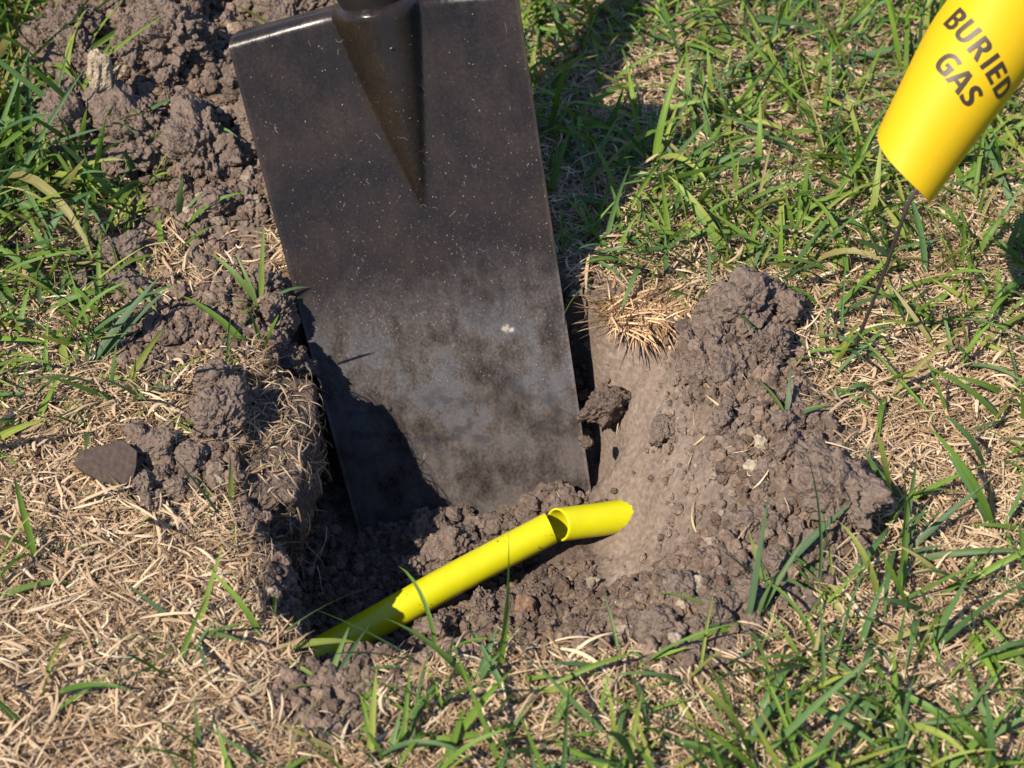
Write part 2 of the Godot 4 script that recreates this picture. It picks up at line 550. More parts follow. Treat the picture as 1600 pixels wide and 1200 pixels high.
func make_steel() -> void:
	# worn spade steel: brown patina above, a film of dried soil towards the edge, specks, scratches and smears
	var w := 640
	var h := 1152
	var im := Image.create(w, h, false, Image.FORMAT_RGB8)
	var ro := Image.create(w, h, false, Image.FORMAT_RGB8)
	var a := noise(0.006, 4, 51)
	var b := noise(0.018, 3, 52)
	var c := noise(0.09, 3, 53)
	var streak := noise(0.03, 3, 54)
	for y in h:
		for x in w:
			var v := 1.0 - float(y) / h          # 0 at the cutting edge
			var u := float(x) / w
			var na := a.get_noise_2d(x, y)
			var nb := b.get_noise_2d(x, y)
			var nc := c.get_noise_2d(x, y)
			var ns := streak.get_noise_2d(x * 1.2, y * 0.18)
			var base := Color(0.0150, 0.0108, 0.0082).lerp(Color(0.0290, 0.0200, 0.0142), clampf(0.5 + na * 0.9 + nb * 0.25, 0, 1))
			base = base.lerp(Color(0.0145, 0.0112, 0.0092), clampf(0.3 + 0.6 * nb - 0.6 * na, 0, 1) * 0.6)
			var film := sstep(0.52, 0.36, v + na * 0.10 + nb * 0.06)
			var patch := clampf(0.72 + na * 0.9 + nb * 0.4 + ns * 0.12 + nc * 0.25, 0.0, 1.0)
			var dust := Color(0.084, 0.069, 0.062).lerp(Color(0.080, 0.076, 0.079), sstep(-0.1, 0.35, na + 0.5 * nb) * sstep(0.1, 0.22, v))
			base = base.lerp(dust, film * (0.25 + 0.75 * patch) * 0.92)
			var bare := sstep(0.12, 0.4, a.get_noise_2d(x * 1.6 + 400, y * 2.6) + 0.35 * nb + 0.25 * nc) * sstep(0.34, 0.2, v) * sstep(0.08, 0.16, v)
			base = base.lerp(Color(0.020, 0.020, 0.025), bare * 0.6)
			var k := 1.0 + 0.22 * nc + 0.14 * ns
			if u < 0.012 or u > 0.988: k *= 1.5
			im.set_pixel(x, y, Color(base.r * k, base.g * k, base.b * k).linear_to_srgb())
			var rr := lerpf(0.28, 0.60, film * patch) + 0.10 * nb + 0.08 * nc
			ro.set_pixel(x, y, Color(rr, rr, rr))
	rng.seed = 900
	for i in 3400:
		var v := pow(rng.randf(), 0.8)
		var x := rng.randi_range(4, w - 6)
		var y := int((1.0 - lerpf(0.26, 0.97, v * rng.randf())) * h)
		var k := rf(0.06, 0.26) * (1.0 if rng.randf() < 0.6 else 0.25)
		var s := 1 if rng.randf() < 0.8 else 2
		im.fill_rect(Rect2i(x, y, s, s if rng.randf() < 0.6 else s + 1), Color(k, k * 0.86, k * 0.72).linear_to_srgb())
		ro.fill_rect(Rect2i(x, y, s, s), Color(0.9, 0.9, 0.9))
	for i in 50:                                     # short scratches and bits of fibre
		var p := Vector2(rf(20, w - 20), rf(80, h - 60))
		var d := Vector2.from_angle(rf(0, TAU))
		var turn := rf(-0.15, 0.15)
		var k := rf(0.10, 0.24)
		for n in rng.randi_range(4, 22):
			im.set_pixel(int(clampf(p.x, 0, w - 1)), int(clampf(p.y, 0, h - 1)), Color(k, k * 0.9, k * 0.8).linear_to_srgb())
			p += d
			d = d.rotated(turn)
	for i in 26:                                      # dried splashes
		var p := Vector2(rf(40, w - 40), rf(h * 0.55, h * 0.9))
		var r := rf(5, 16)
		for yy in range(-18, 19):
			for xx in range(-18, 19):
				var q := Vector2(xx, yy * 0.8).length() + 6.0 * c.get_noise_2d(p.x + xx, p.y + yy)
				if q < r:
					var o := im.get_pixel(int(clampf(p.x + xx, 0, w - 1)), int(clampf(p.y + yy, 0, h - 1)))
					im.set_pixel(int(clampf(p.x + xx, 0, w - 1)), int(clampf(p.y + yy, 0, h - 1)), o.lerp(lin(0.085, 0.072, 0.062), 0.5 * sstep(r, r * 0.5, q)))
	for q in [[0.765, 0.355, 13.0, 0.30], [0.79, 0.35, 9.0, 0.36]]:
		for yy in range(-20, 21):
			for xx in range(-20, 21):
				var px: int = int(q[0] * w) + xx
				var py: int = int((1.0 - q[1]) * h) + yy
				var e: float = Vector2(xx, yy).length() + 7.0 * c.get_noise_2d(px, py)
				if e < q[2]: im.set_pixel(px, py, lin(q[3], q[3] * 0.88, q[3] * 0.68).lerp(im.get_pixel(px, py), sstep(0.3, 1.0, e / q[2])))
	var st := StandardMaterial3D.new()
	st.albedo_texture = ImageTexture.create_from_image(im)
	st.roughness_texture = ImageTexture.create_from_image(ro)
	st.roughness = 1.0
	st.metallic = 0.12
	st.metallic_specular = 0.42
	st.heightmap_enabled = true
	st.heightmap_texture = st.roughness_texture
	st.heightmap_scale = 0.02
	st.texture_repeat = false
	M.steel = st
	var plain := StandardMaterial3D.new()
	plain.albedo_texture = noise_tex(0.012, 4, 61, lin(0.018, 0.015, 0.013), lin(0.034, 0.030, 0.028))
	plain.uv1_triplanar = true
	plain.uv1_scale = Vector3(9, 9, 9)
	plain.roughness = 0.34
	plain.metallic = 0.4
	M.plain_steel = plain

# ---------------------------------------------------------------- the spade
const LIP := 0.009         # radius of the rolled shoulder
const BL := 0.363          # blade length
func blade_half(y: float) -> float:
	return lerpf(0.0868, 0.0994, clampf(y / BL, 0, 1))

func blade_front(x: float, y: float) -> float:
	# dished plate with the hollow rib of the socket running down from the shaft
	var u := x / blade_half(y)
	var z := 0.004 * (u * u - 0.5)
	var t := (y - 0.226) / (BL - 0.226)
	if t > 0.0:
		var hw := 0.0300 * pow(t, 0.88)
		var q := absf(x - 0.005 * (1.0 - t) - 0.004) / hw
		var flank := 0.009 * t * exp(-pow(q / 1.25, 2) * 1.4)
		var rib := 0.0305 * pow(t, 0.95) * lerpf(pow(maxf(0.0, 1.0 - pow(q, 1.8)), 0.75), sqrt(maxf(0.0, 1.0 - q * q)), t * t)
		z += maxf(rib, flank) if q < 1.0 else flank
	return z

func make_spade() -> void:
	var root := thing("spade", "dark steel spade with a flat worn blade pushed into the hole", "spade", SP_O)
	root.basis = Basis(SP_X, SP_Y, SP_Z)
	var cols := 121
	var v := PackedVector3Array()
	var uv := PackedVector2Array()
	var f := PackedInt32Array()
	# profile: rows up the plate, then the shoulder rolled back into a tread
	var rows := []
	for i in 151: rows.append([lerpf(-0.03, BL - LIP, i / 150.0), 0.0, 1.0])
	for i in 9:
		var q := (i + 1) / 9.0 * PI / 2
		rows.append([BL - LIP + LIP * sin(q), -LIP * (1.0 - cos(q)), 1.0 - 0.5 * (i + 1) / 9.0])
	for i in 4: rows.append([BL + 0.0003 * i, -LIP - 0.004 * (i + 1), 0.5 - 0.1 * i])
	var thick := 0.0024
	for side in 2:
		for r in rows:
			for i in cols:
				var u := lerpf(-1, 1, float(i) / (cols - 1))
				var hw := blade_half(r[0]) - (0.0022 * pow(maxf(0.0, (float(r[0]) - BL + LIP) / LIP), 2.0))
				var x := u * hw
				var y: float = r[0]
				y += 0.008 * (1.0 - absf(u)) * sstep(0.30, BL, y)
				var z: float = blade_front(x, minf(r[0], BL - 0.004)) * (1.0 if r[1] == 0.0 else 0.6 * r[2] + 0.4) + r[1]
				if side:
					if r[1] == 0.0: z -= thick
					else: y -= thick * clampf(-r[1] / LIP, 0, 1); z -= thick * (1.0 - clampf(-r[1] / LIP, 0, 1))
				v.append(Vector3(x, y, z))
				uv.append(Vector2(u * 0.5 + 0.5, 1.0 - clampf((r[0] + r[1] * -0.3) / (BL + 0.012), 0.002, 0.998)))
	var n := rows.size() * cols
	for j in rows.size() - 1:
		for i in cols - 1:
			var a := j * cols + i
			f.append_array([a, a + cols, a + 1, a + 1, a + cols, a + cols + 1])
			a += n
			f.append_array([a, a + 1, a + cols, a + 1, a + cols + 1, a + cols])
	# edges of the plate, with vertices of their own
	var rim := PackedInt32Array()
	for j in rows.size(): rim.append(j * cols)
	for i in range(1, cols): rim.append((rows.size() - 1) * cols + i)
	for j in range(rows.size() - 2, -1, -1): rim.append(j * cols + cols - 1)
	for i in range(cols - 2, 0, -1): rim.append(i)
	var first := v.size()
	for k in rim:
		v.append(v[k])
		uv.append(uv[k])
		v.append(v[k + n])
		uv.append(uv[k])
	for k in rim.size():
		var a := first + 2 * k
		var b := first + 2 * ((k + 1) % rim.size())
		f.append_array([a, a + 1, b, b, a + 1, b + 1])
	put("blade", build_mesh(v, f, uv), M.steel, root)
	# socket, shaft and grip
	var path := PackedVector3Array()
	var rad := PackedFloat32Array()
	for i in 25:
		var t := i / 24.0
		path.append(Vector3(0.004, lerpf(0.338, 0.52, t), lerpf(0.0025, 0.012, sstep(0.2, 0.8, t))))
		rad.append(lerpf(lerpf(0.0170, 0.0262, sstep(0.08, 0.27, t)), 0.0205, sstep(0.4, 1.0, t)))
	put("socket", tube(path, rad, 28), M.plain_steel, root)
	put("shaft", tube(PackedVector3Array([Vector3(0.004, 0.50, 0.012), Vector3(0.004, 0.8, 0.016), Vector3(0.004, 1.05, 0.018)]), PackedFloat32Array([0.018, 0.0185, 0.018]), 20), M.wood, root)
	var gp := PackedVector3Array()
	var gr := PackedFloat32Array()
	for i in 15:
		var q := PI * i / 14.0
		gp.append(Vector3(0.004 - 0.055 * cos(q), 1.16 - 0.11 * sin(q), 0.018))
		gr.append(0.012)
	put("grip_frame", tube(gp, gr, 12), M.wood, root)
	put("grip", tube(PackedVector3Array([Vector3(-0.058, 1.16, 0.018), Vector3(0.004, 1.16, 0.018), Vector3(0.066, 1.16, 0.018)]), PackedFloat32Array([0.014, 0.016, 0.014]), 14), M.wood, root)
	# crumbs of dry soil stuck to the plate
	var where := []
	var tint := []
	rng.seed = 77
	for i in 380:
		var y := lerpf(0.06, BL - 0.01, pow(rng.randf(), 0.75))
		var x := rf(-0.97, 0.97) * blade_half(y)
		var r := 0.00022 + 0.0006 * pow(rng.randf(), 5.0)
		where.append(Transform3D(Basis.from_euler(Vector3(rf(0, 6), rf(0, 6), rf(0, 6))).scaled(Vector3(r, r * 0.8, r)), Vector3(x, y, blade_front(x, y) + r * 0.5)))
		var k := rf(0.5, 1.5)
		tint.append(Color(0.21 * k, 0.165 * k, 0.125 * k))
	scatter("soil_speck", crumb_meshes[0], M.crumb, where, tint, root)

# ---------------------------------------------------------------- the gas pipe
func hollow(a: Vector3, b: Vector3, r: float, wall: float, cut_a: Vector3, cut_b: Vector3) -> ArrayMesh:
	# pipe from a to b whose ends are cut square to cut_a and cut_b, a little waved along its length
	var d := (b - a).normalized()
	var p := d.cross(Vector3(0.2, 1, 0.1)).normalized()
	var q := d.cross(p)
	var sides := 48
	var v := PackedVector3Array()
	var f := PackedInt32Array()
	var rings := 40
	var rr := [r, r - 0.0004, r - wall + 0.0004, r - wall]
	var lip := 0.0004
	var count := 0
	var ring := func(t: float, radius: float, inset: float) -> void:
		for k in sides:
			var e := (p * cos(TAU * k / sides) + q * sin(TAU * k / sides)) * radius
			var la := -e.dot(cut_a) / d.dot(cut_a) + inset
			var lb := (b - a).length() - e.dot(cut_b) / d.dot(cut_b) - inset
			var s := lerpf(la, lb, t)
			var sag := p * 0.0006 * sin(s * 30.0) + q * 0.0005 * sin(s * 41.0)
			v.append(a + d * s + e + sag)
	for i in rings: ring.call(float(i) / (rings - 1), r, lip)
	ring.call(1.0, r - lip, 0.0)
	ring.call(1.0, r - wall + lip, 0.0)
	for i in rings: ring.call(1.0 - float(i) / (rings - 1), r - wall, lip)
	ring.call(0.0, r - wall + lip, 0.0)
	ring.call(0.0, r - lip, 0.0)
	count = rings * 2 + 4
	for i in count:
		for k in sides:
			var a0 := i * sides + k
			var a1 := i * sides + (k + 1) % sides
			var b0 := ((i + 1) % count) * sides + k
			var b1 := ((i + 1) % count) * sides + (k + 1) % sides
			f.append_array([a0, b0, a1, a1, b0, b1])
	return build_mesh(v, f)

func make_pipe() -> void:
	var root := thing("gas_pipe", "yellow plastic gas pipe across the hole, broken open near its right end", "pipe")
	var r := 0.0111
	var a := Vector3(-0.1385, -0.119, 0.1395)
	var b := Vector3(0.0263, -0.088, 0.0500)
	var d := (b - a).normalized()
	var o := put("long_section", hollow(a - d * 0.02, b, r, 0.0017, d, (d + Vector3(0.12, 0.05, 0.10)).normalized()), M.pipe, root)
	o.set_meta("label", "long straight yellow length of the broken pipe")
	var c := Vector3(0.0310, -0.0868, 0.0485)
	var e := Vector3(0.0930, -0.0930, 0.0310)
	var d2 := (e - c).normalized()
	o = put("broken_end", hollow(c, e, r * 1.04, 0.0017, (d2 + Vector3(-0.05, -0.30, -0.30)).normalized(), (d2 + Vector3(0.0, -0.45, 0.45)).normalized()), M.pipe, root)
	o.set_meta("label", "short end of the pipe showing its hollow mouth")
	# a strip at the underside still joins the two pieces
	put("torn_strip", tube(PackedVector3Array([b - d * 0.004 + Vector3(0.002, -r * 0.75, 0.004), b + Vector3(0.0035, -r * 0.86, 0.003), c + d2 * 0.006 + Vector3(0, -r * 0.86, 0.001)]), PackedFloat32Array([0.0017, 0.0018, 0.0017]), 10), M.pipe, root)
	var where := []
	var tint := []
	rng.seed = 41
	for i in 90:
		var t := pow(rng.randf(), 1.6)
		var q := rf(-1.2, 1.9)
		var side := d.cross(Vector3.UP).normalized()
		var up := side.cross(d)
		var n := up * cos(q) + side * sin(q)
		var s := 0.00015 + 0.0004 * pow(rng.randf(), 4.0)
		where.append(Transform3D(Basis.from_euler(Vector3(rf(0, 6), rf(0, 6), 0)).scaled(Vector3(s, s, s)), a.lerp(b, t) + n * (r + s * 0.3)))
		tint.append(Color(0.14, 0.10, 0.07))
	scatter("soil_speck", crumb_meshes[1], M.crumb, where, tint, root)

# ---------------------------------------------------------------- the marker flag
const FL_O := Vector3(0.2624, 0.2560, 0.0000)
const FL_S := 0.927
const FL_X := Vector3(0.5959, -0.5679, 0.5679)
func flag_point(s: float, t: float, out := 0.0) -> Vector3:
	# the sheet has curled up round an axis that is askew to its print
	var n := Vector3(0, 0.7071, 0.7071)
	var x := FL_X.normalized()
	var y := n.cross(x)
	var k := deg_to_rad(22)
	var a := s * cos(k) + t * sin(k)
	var b := -s * sin(k) + t * cos(k)
	var p := x * cos(k) + y * sin(k)
	var g := -x * sin(k) + y * cos(k)
	var rho := 0.0325 + 0.094 * b
	var q := a / rho
	return FL_O + FL_S * (p * ((rho + out) * sin(q)) + g * b + n * ((rho + out) * cos(q) - 0.0325) + n * 0.0012 * sin(b * 60.0 + a * 25.0))

func split(a: Vector2, b: Vector2, c: Vector2, deep: int, v: PackedVector3Array, f: PackedInt32Array, off: Vector2, lift: float) -> void:
	if deep == 0:
		var k := v.size()
		for p in [a, b, c]: v.append(flag_point(p.x + off.x, p.y + off.y, lift))
		f.append_array([k, k + 1, k + 2])
		return
	var ab := (a + b) / 2
	var bc := (b + c) / 2
	var ca := (c + a) / 2
	split(a, ab, ca, deep - 1, v, f, off, lift)
	split(ab, b, bc, deep - 1, v, f, off, lift)
	split(ca, bc, c, deep - 1, v, f, off, lift)
	split(ab, bc, ca, deep - 1, v, f, off, lift)

func print_line(text: String, size: float, centre: Vector2, squeeze: float, root: Node) -> void:
	var tm := TextMesh.new()
	var font := SystemFont.new()
	font.font_names = PackedStringArray(["Droid Sans"])
	font.font_weight = 700
	tm.font = font
	tm.text = text
	tm.font_size = 64
	tm.pixel_size = size / 64.0
	tm.depth = 0.0
	tm.curve_step = 1.0
	var arr := tm.get_mesh_arrays()
	var pv: PackedVector3Array = arr[Mesh.ARRAY_VERTEX]
	var pf: PackedInt32Array = arr[Mesh.ARRAY_INDEX]
	var lo := 1e9
	for p in pv: lo = minf(lo, p.y)
	var v := PackedVector3Array()
	var f := PackedInt32Array()
	for i in range(0, pf.size(), 3):
		var q := []
		for e in 3: q.append(Vector2(pv[pf[i + e]].x * squeeze, pv[pf[i + e]].y - lo))
		if absf((q[1] - q[0]).cross(q[2] - q[0])) < 1e-12: continue
		for bold in 2: split(q[0], q[1], q[2], 2, v, f, centre + Vector2(0.00035 * bold, 0.0002 * bold), 0.0004 + 0.0001 * bold)
	put("lettering", build_mesh(v, f), M.ink, root)

func print_bar(at: Vector2, size: Vector2, root: Node) -> void:
	var v := PackedVector3Array()
	var f := PackedInt32Array()
	var c := [Vector2(-size.x / 2, 0), Vector2(size.x / 2, 0), Vector2(size.x / 2, size.y), Vector2(-size.x / 2, size.y)]
	split(c[0], c[2], c[1], 2, v, f, at, 0.0004)
	split(c[0], c[3], c[2], 2, v, f, at, 0.0004)
	put("lettering", build_mesh(v, f), M.ink, root)

func make_flag() -> void:
	var root := thing("marker_flag", "yellow BURIED GAS marker flag curled on a thin wire in the grass", "flag", Vector3(0.228, 0, -0.028))
	var v := PackedVector3Array()
	var f := PackedInt32Array()
	var nu := 61
	var nt := 61
	for side in 2:
		for j in nt:
			for i in nu:
				var s := lerpf(-0.052, 0.060, float(i) / (nu - 1))
				var low := -0.066 - 0.010 * maxf(0.0, 1.0 - pow((s - 0.016) / 0.042, 2))
				v.append(flag_point(s, lerpf(low, 0.070, float(j) / (nt - 1)), -0.00025 * side))
	for j in nt - 1:
		for i in nu - 1:
			var a := j * nu + i
			f.append_array([a, a + nu, a + 1, a + 1, a + nu, a + nu + 1])
			a += nu * nt
			f.append_array([a, a + 1, a + nu, a + 1, a + nu + 1, a + nu])
	var off := root.position
	var sheet := put("flag_sheet", build_mesh(v, f), M.flag, root)
	sheet.position = -off
	print_line("BUR", 0.0186, Vector2(-0.0195, 0.0), 1.02, sheet)
	print_bar(Vector2(0.0037, 0.0), Vector2(0.0031, 0.0136), sheet)      # the I, without serifs
	print_line("ED", 0.0186, Vector2(0.0183, 0.0), 1.02, sheet)
	print_line("GAS", 0.0186, Vector2(0.0005, -0.0205), 1.06, sheet)
	var tip := Vector3(0.2318, 0.180, 0.028)
	var d := (tip - off).normalized()
	var path := PackedVector3Array()
	var rad := PackedFloat32Array()
	for i in 15:
		var t := i / 14.0
		# straight out of the ground, then up inside the curled sheet
		var at := lerpf(-0.03, 0.30, t)
		var reach := (tip - off).length()
		var p := d * minf(at, reach) + Vector3(0.53, 0.60, -0.60) * maxf(0.0, at - reach)
		path.append(p + Vector3(0.0015 * sin(t * 5.0), 0, 0.001 * sin(t * 4.0)))
		rad.append(0.0012)
	put("wire", tube(path, rad, 8), M.wire, root)

# ---------------------------------------------------------------- soil things
func clod(called: String, label: String, category: String, at: Vector3, r: float, stretch := Vector3.ONE, which := 0, mat: Material = null, group := "", turn := Vector3.ZERO) -> MeshInstance3D:
	var m := big_meshes[which % big_meshes.size()] if r > 0.016 else clod_meshes[which % clod_meshes.size()]
	var o := put(called, m, mat if mat else M.clod)
	o.transform = Transform3D(Basis.from_euler(turn if turn != Vector3.ZERO else Vector3(rf(0, 6.28), rf(0, 6.28), rf(0, 6.28))) * Basis.from_scale(stretch * r), at)
	tag(o, label, category, group)
	return o

func in_blade(x: float, z: float, pad := 0.0) -> bool:
	# where the plate stands, seen from above
	var p := Vector3(x, H(x, z), z) - SP_O
	var t := p.dot(SP_Z)
	return absf(p.dot(SP_X)) < 0.1 + pad and p.dot(SP_Y) > -0.02 and t < 0.008 + pad and t > -0.012 - pad

func make_clods() -> void:
	rng.seed = 2024
	# those one can point to
	clod("stone", "pale tan stone stuck in the soil heap at upper left", "stone", Vector3(-0.301, 0.078, -0.244), 0.0125, Vector3(0.75, 1.30, 0.8), 0, M.pale_stone, "", Vector3(-0.35, 0.4, -0.15)).mesh = stone_mesh(5)
	clod("soil_clod", "oblong brown clod in the grass at the foot of the soil heap", "soil clod", Vector3(-0.277, 0.010, -0.126), 0.0150, Vector3(1.35, 0.75, 0.75), 1, null, "", Vector3(0.2, 0.6, 0.3))
	clod("soil_clod", "small clod in front of the oblong clod below the heap", "soil clod", Vector3(-0.270, 0.008, -0.088), 0.0135, Vector3(1.2, 0.8, 0.9), 2)
	clod("soil_clod", "tall dark clod on the straw left of the turf block", "soil clod", Vector3(-0.187, 0.012, 0.044), 0.0185, Vector3(0.95, 0.9, 1.15), 3)
	clod("soil_clod", "clod behind the tall dark one left of the turf block", "soil clod", Vector3(-0.195, 0.012, 0.012), 0.0140, Vector3(1, 0.9, 1.1), 4)
	clod("soil_clod", "largest crumbly clod in the green grass right of the dry tuft", "soil clod", Vector3(0.157, 0.014, -0.060), 0.0285, Vector3(1.25, 0.72, 0.85), 0, null, "", Vector3(0.1, 0.3, 0.15))
	clod("soil_clod", "knobbly clod against the right end of the largest crumbly clod", "soil clod", Vector3(0.188, 0.014, -0.060), 0.0140, Vector3(1, 0.9, 1), 5)
	clod("soil_clod", "clod at the right border of the soil below the largest crumbly clod", "soil clod", Vector3(0.172, 0.012, -0.018), 0.0170, Vector3(0.85, 0.8, 1.3), 1)
	clod("soil_clod", "clod on the rim right under the dry straw tuft", "soil clod", Vector3(0.134, 0.006, -0.036), 0.0150, Vector3(0.95, 0.85, 1.2), 2)
	clod("soil_clod", "broad clod in the middle of the soil spill, above loose straw", "soil clod", Vector3(0.149, 0.007, -0.008), 0.0185, Vector3(1.1, 0.75, 1.1), 3)
	clod("soil_clod", "dark jutting clod that touches the right edge of the blade", "soil clod", Vector3(0.066, -0.052, -0.034), 0.0145, Vector3(1.3, 0.85, 0.9), 4, M.damp_clod)
	clod("soil_clod", "big round lump of soil at the right end of the spill", "soil clod", Vector3(0.200, 0.025, 0.118), 0.0265, Vector3(1.15, 0.88, 1.0), 2, null, "", Vector3(0.3, 2.2, 0.2))
	clod("soil_clod", "smaller rounded lump just below the big round lump", "soil clod", Vector3(0.183, 0.009, 0.146), 0.0125, Vector3(1.05, 0.85, 1), 0)
	clod("soil_clod", "clod at the top of the bottom right soil, under crossing grass", "soil clod", Vector3(0.150, 0.002, 0.123), 0.0125, Vector3(1.1, 0.8, 1), 5)
	var s := clod("stone", "small reddish brown stone on the slope below the pipe", "stone", Vector3(0.008, H(0.008, 0.102) + 0.008, 0.102), 0.0105, Vector3(0.72, 1.05, 0.8), 0, M.red_stone, "", Vector3(0.4, 0.3, -0.1))
	s.mesh = stone_mesh(9)
	clod("soil_clod", "small dark clod at the lower right corner of the blade", "soil clod", Vector3(0.063, H(0.063, 0.026) + 0.004, 0.026), 0.0095, Vector3(1, 0.9, 1), 1, M.damp_clod)
	clod("soil_clod", "tiny clod lodged in the crack right of the blade", "soil clod", Vector3(0.051, -0.052, 0.004), 0.0045, Vector3(1, 1, 1), 2, M.damp_clod)
	clod("soil_clod", "lit clod at the foot of the blade, left of two behind the pipe", "soil clod", Vector3(-0.066, H(-0.066, 0.018) + 0.010, 0.018), 0.0130, Vector3(1, 0.9, 1), 3)
	clod("soil_clod", "longer lit clod at the foot of the blade, nearest the pipe", "soil clod", Vector3(-0.046, H(-0.046, 0.030) + 0.011, 0.030), 0.0160, Vector3(1.3, 0.75, 0.85), 4, null, "", Vector3(0.1, 0.5, 0.1))
	clod("soil_clod", "clod behind the middle of the pipe, half hidden by it", "soil clod", Vector3(-0.071, H(-0.071, 0.046) + 0.008, 0.046), 0.0110, Vector3(1, 0.9, 1), 5)
	clod("soil_clod", "rounded clod below the pipe, left of the reddish stone", "soil clod", Vector3(-0.020, H(-0.020, 0.098) + 0.007, 0.098), 0.0110, Vector3(1, 0.9, 1), 0)
	clod("soil_clod", "clod close under the left half of the pipe on the slope", "soil clod", Vector3(-0.052, H(-0.052, 0.122) + 0.006, 0.122), 0.0100, Vector3(1.2, 0.8, 1), 1)
	clod("soil_clod", "clod at the lower tip of the right soil spill by green blades", "soil clod", Vector3(0.086, 0.006, 0.206), 0.0130, Vector3(1.1, 0.8, 1), 2)
	clod("soil_clod", "clod in the straw beside the smooth dark flake, on its right", "soil clod", Vector3(-0.226, 0.009, 0.064), 0.0105, Vector3(0.9, 0.8, 1.3), 3)
	clod("soil_clod", "small clod in the shadow under the smooth dark flake", "soil clod", Vector3(-0.231, 0.005, 0.094), 0.0088, Vector3(1, 0.8, 1), 4)
	clod("soil_clod", "dark clod wedged between the turf block and the blade's left edge", "soil clod", Vector3(-0.158, -0.026, -0.046), 0.0165, Vector3(1.1, 0.85, 1.2), 1, M.damp_clod, "", Vector3(0.2, 0.9, 0.1))
	clod("soil_clod", "crumbly clod behind the wedged dark clod at the blade's left edge", "soil clod", Vector3(-0.162, -0.004, -0.074), 0.0170, Vector3(1.1, 0.8, 1.0), 3)
	# a slab sheared smooth by the spade
	var fv := PackedVector3Array()
	var ff := PackedInt32Array()
	var outline := [[-1.0, 0.1], [-0.8, 0.5], [-0.1, 0.62], [0.55, 0.72], [0.95, 0.35], [0.9, -0.1], [0.75, -0.55], [0.4, -0.75], [-0.2, -0.5], [-0.7, -0.2]]
	var ncount := outline.size()
	for layer in 3:
		for p in outline:
			var k: float = [0.96, 1.0, 0.9][layer]
			fv.append(Vector3(p[0] * 0.0205 * k, [0.0045, 0.0025, -0.007][layer], -p[1] * 0.0215 * k))
	for layer in 2:
		for i in ncount:
			var a := layer * ncount + i
			var b := layer * ncount + (i + 1) % ncount
			ff.append_array([a, b, a + ncount, b, b + ncount, a + ncount])
	var first := fv.size()
	for i in ncount: fv.append(fv[i])
	fv.append(Vector3(0, 0.0053, 0))
	for i in ncount: ff.append_array([fv.size() - 1, first + (i + 1) % ncount, first + i])
	var fl := put("soil_flake", build_mesh(fv, ff), M.flake)
	fl.transform = Transform3D(Basis.from_euler(Vector3(0.50, 0.15, -0.12)), Vector3(-0.254, 0.011, 0.084))
	tag(fl, "smooth dark wedge of sheared soil lying in the straw at left", "soil flake")
	# alike clods of the heap
	var made := 0
	var tries := 0
	while made < 105 and tries < 4000:
		tries += 1
		var x := rf(-0.42, -0.04)
		var z := rf(-0.62, -0.13)
		var h := heap_height(x, z)
		if h < 0.004 or in_blade(x, z, 0.02): continue
		if z > -0.14 + (x + 0.25) * 0.2 and rng.randf() < 0.6: continue
		var r := lerpf(0.0085, 0.038, pow(rng.randf(), 1.6)) * (0.55 + 0.45 * minf(1.0, h / 0.04))
		var size := "large" if r > 0.020 else "small"
		var spot := "beside the blade's left edge" if x > -0.22 else "on its grassy left side"
		if z < -0.36: spot = "behind the blade"
		clod("heap_clod", "%s crumbly clod of the brown soil heap, %s" % [size, spot], "soil clod", Vector3(x, H(x, z) + r * 0.30, z), r, Vector3(rf(0.85, 1.25), rf(0.75, 1.05), rf(0.85, 1.2)), rng.randi(), null, "clods of the soil heap")
		made += 1
	# alike clods of the spill on the right, of the hole's floor and of the trampled strip on the left
	for part in [[70, "spill_clod", "small brown clod in the crumbly soil spill right of the hole", "clods of the soil spill", 0], [42, "floor_clod", "small dark clod on the floor of the hole around the pipe", "clods on the hole floor", 1], [34, "strewn_clod", "small clod strewn over dead grass left of the blade", "clods strewn left of the blade", 2]]:
		made = 0
		tries = 0
		while made < part[0] and tries < 5000:
			tries += 1
			var x := 0.0
			var z := 0.0
			var r := 0.0
			if part[4] == 0:
				var e = BLOBS[rng.randi_range(4, 11)]
				x = e[0] + rf(-1, 1) * e[2]
				z = e[1] + rf(-1, 1) * e[3]
				r = lerpf(0.0045, 0.0105, pow(rng.randf(), 2.0))
				if hole_depth_share(x, z) > 0.35: continue
			elif part[4] == 1:
				x = rf(-0.13, 0.08)
				z = rf(0.02, 0.20)
				r = lerpf(0.0045, 0.0098, pow(rng.randf(), 1.7))
				if hole_depth_share(x, z) < 0.3 or x > 0.05 and z < 0.10: continue
				if near_pipe(Vector3(x, H(x, z), z), r): continue
			else:
				var e = BLOBS[rng.randi_range(13, 18)]
				x = e[0] + rf(-1, 1) * e[2]
				z = e[1] + rf(-1, 1) * e[3]
				r = lerpf(0.0040, 0.0105, pow(rng.randf(), 1.8))
			if cell(SG, x, z) < 0.35 or in_blade(x, z, 0.01): continue
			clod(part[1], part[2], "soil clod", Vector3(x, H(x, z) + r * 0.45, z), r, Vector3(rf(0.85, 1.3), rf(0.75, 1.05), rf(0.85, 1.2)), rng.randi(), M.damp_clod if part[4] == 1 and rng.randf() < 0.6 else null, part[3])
			made += 1

func near_pipe(p: Vector3, r: float) -> bool:
	var a := Vector3(-0.155, -0.133, 0.1382)
	var b := Vector3(0.0263, -0.088, 0.0500)
	var t := clampf((p - a).dot(b - a) / (b - a).length_squared(), 0, 1)
	if p.y > a.lerp(b, t).y - 0.03 and Vector2(p.x, p.z).distance_to(Vector2(a.lerp(b, t).x, a.lerp(b, t).z)) < 0.010 + r: return true
	return p.distance_to(Vector3(0.05, -0.098, 0.04)) < 0.024 + r

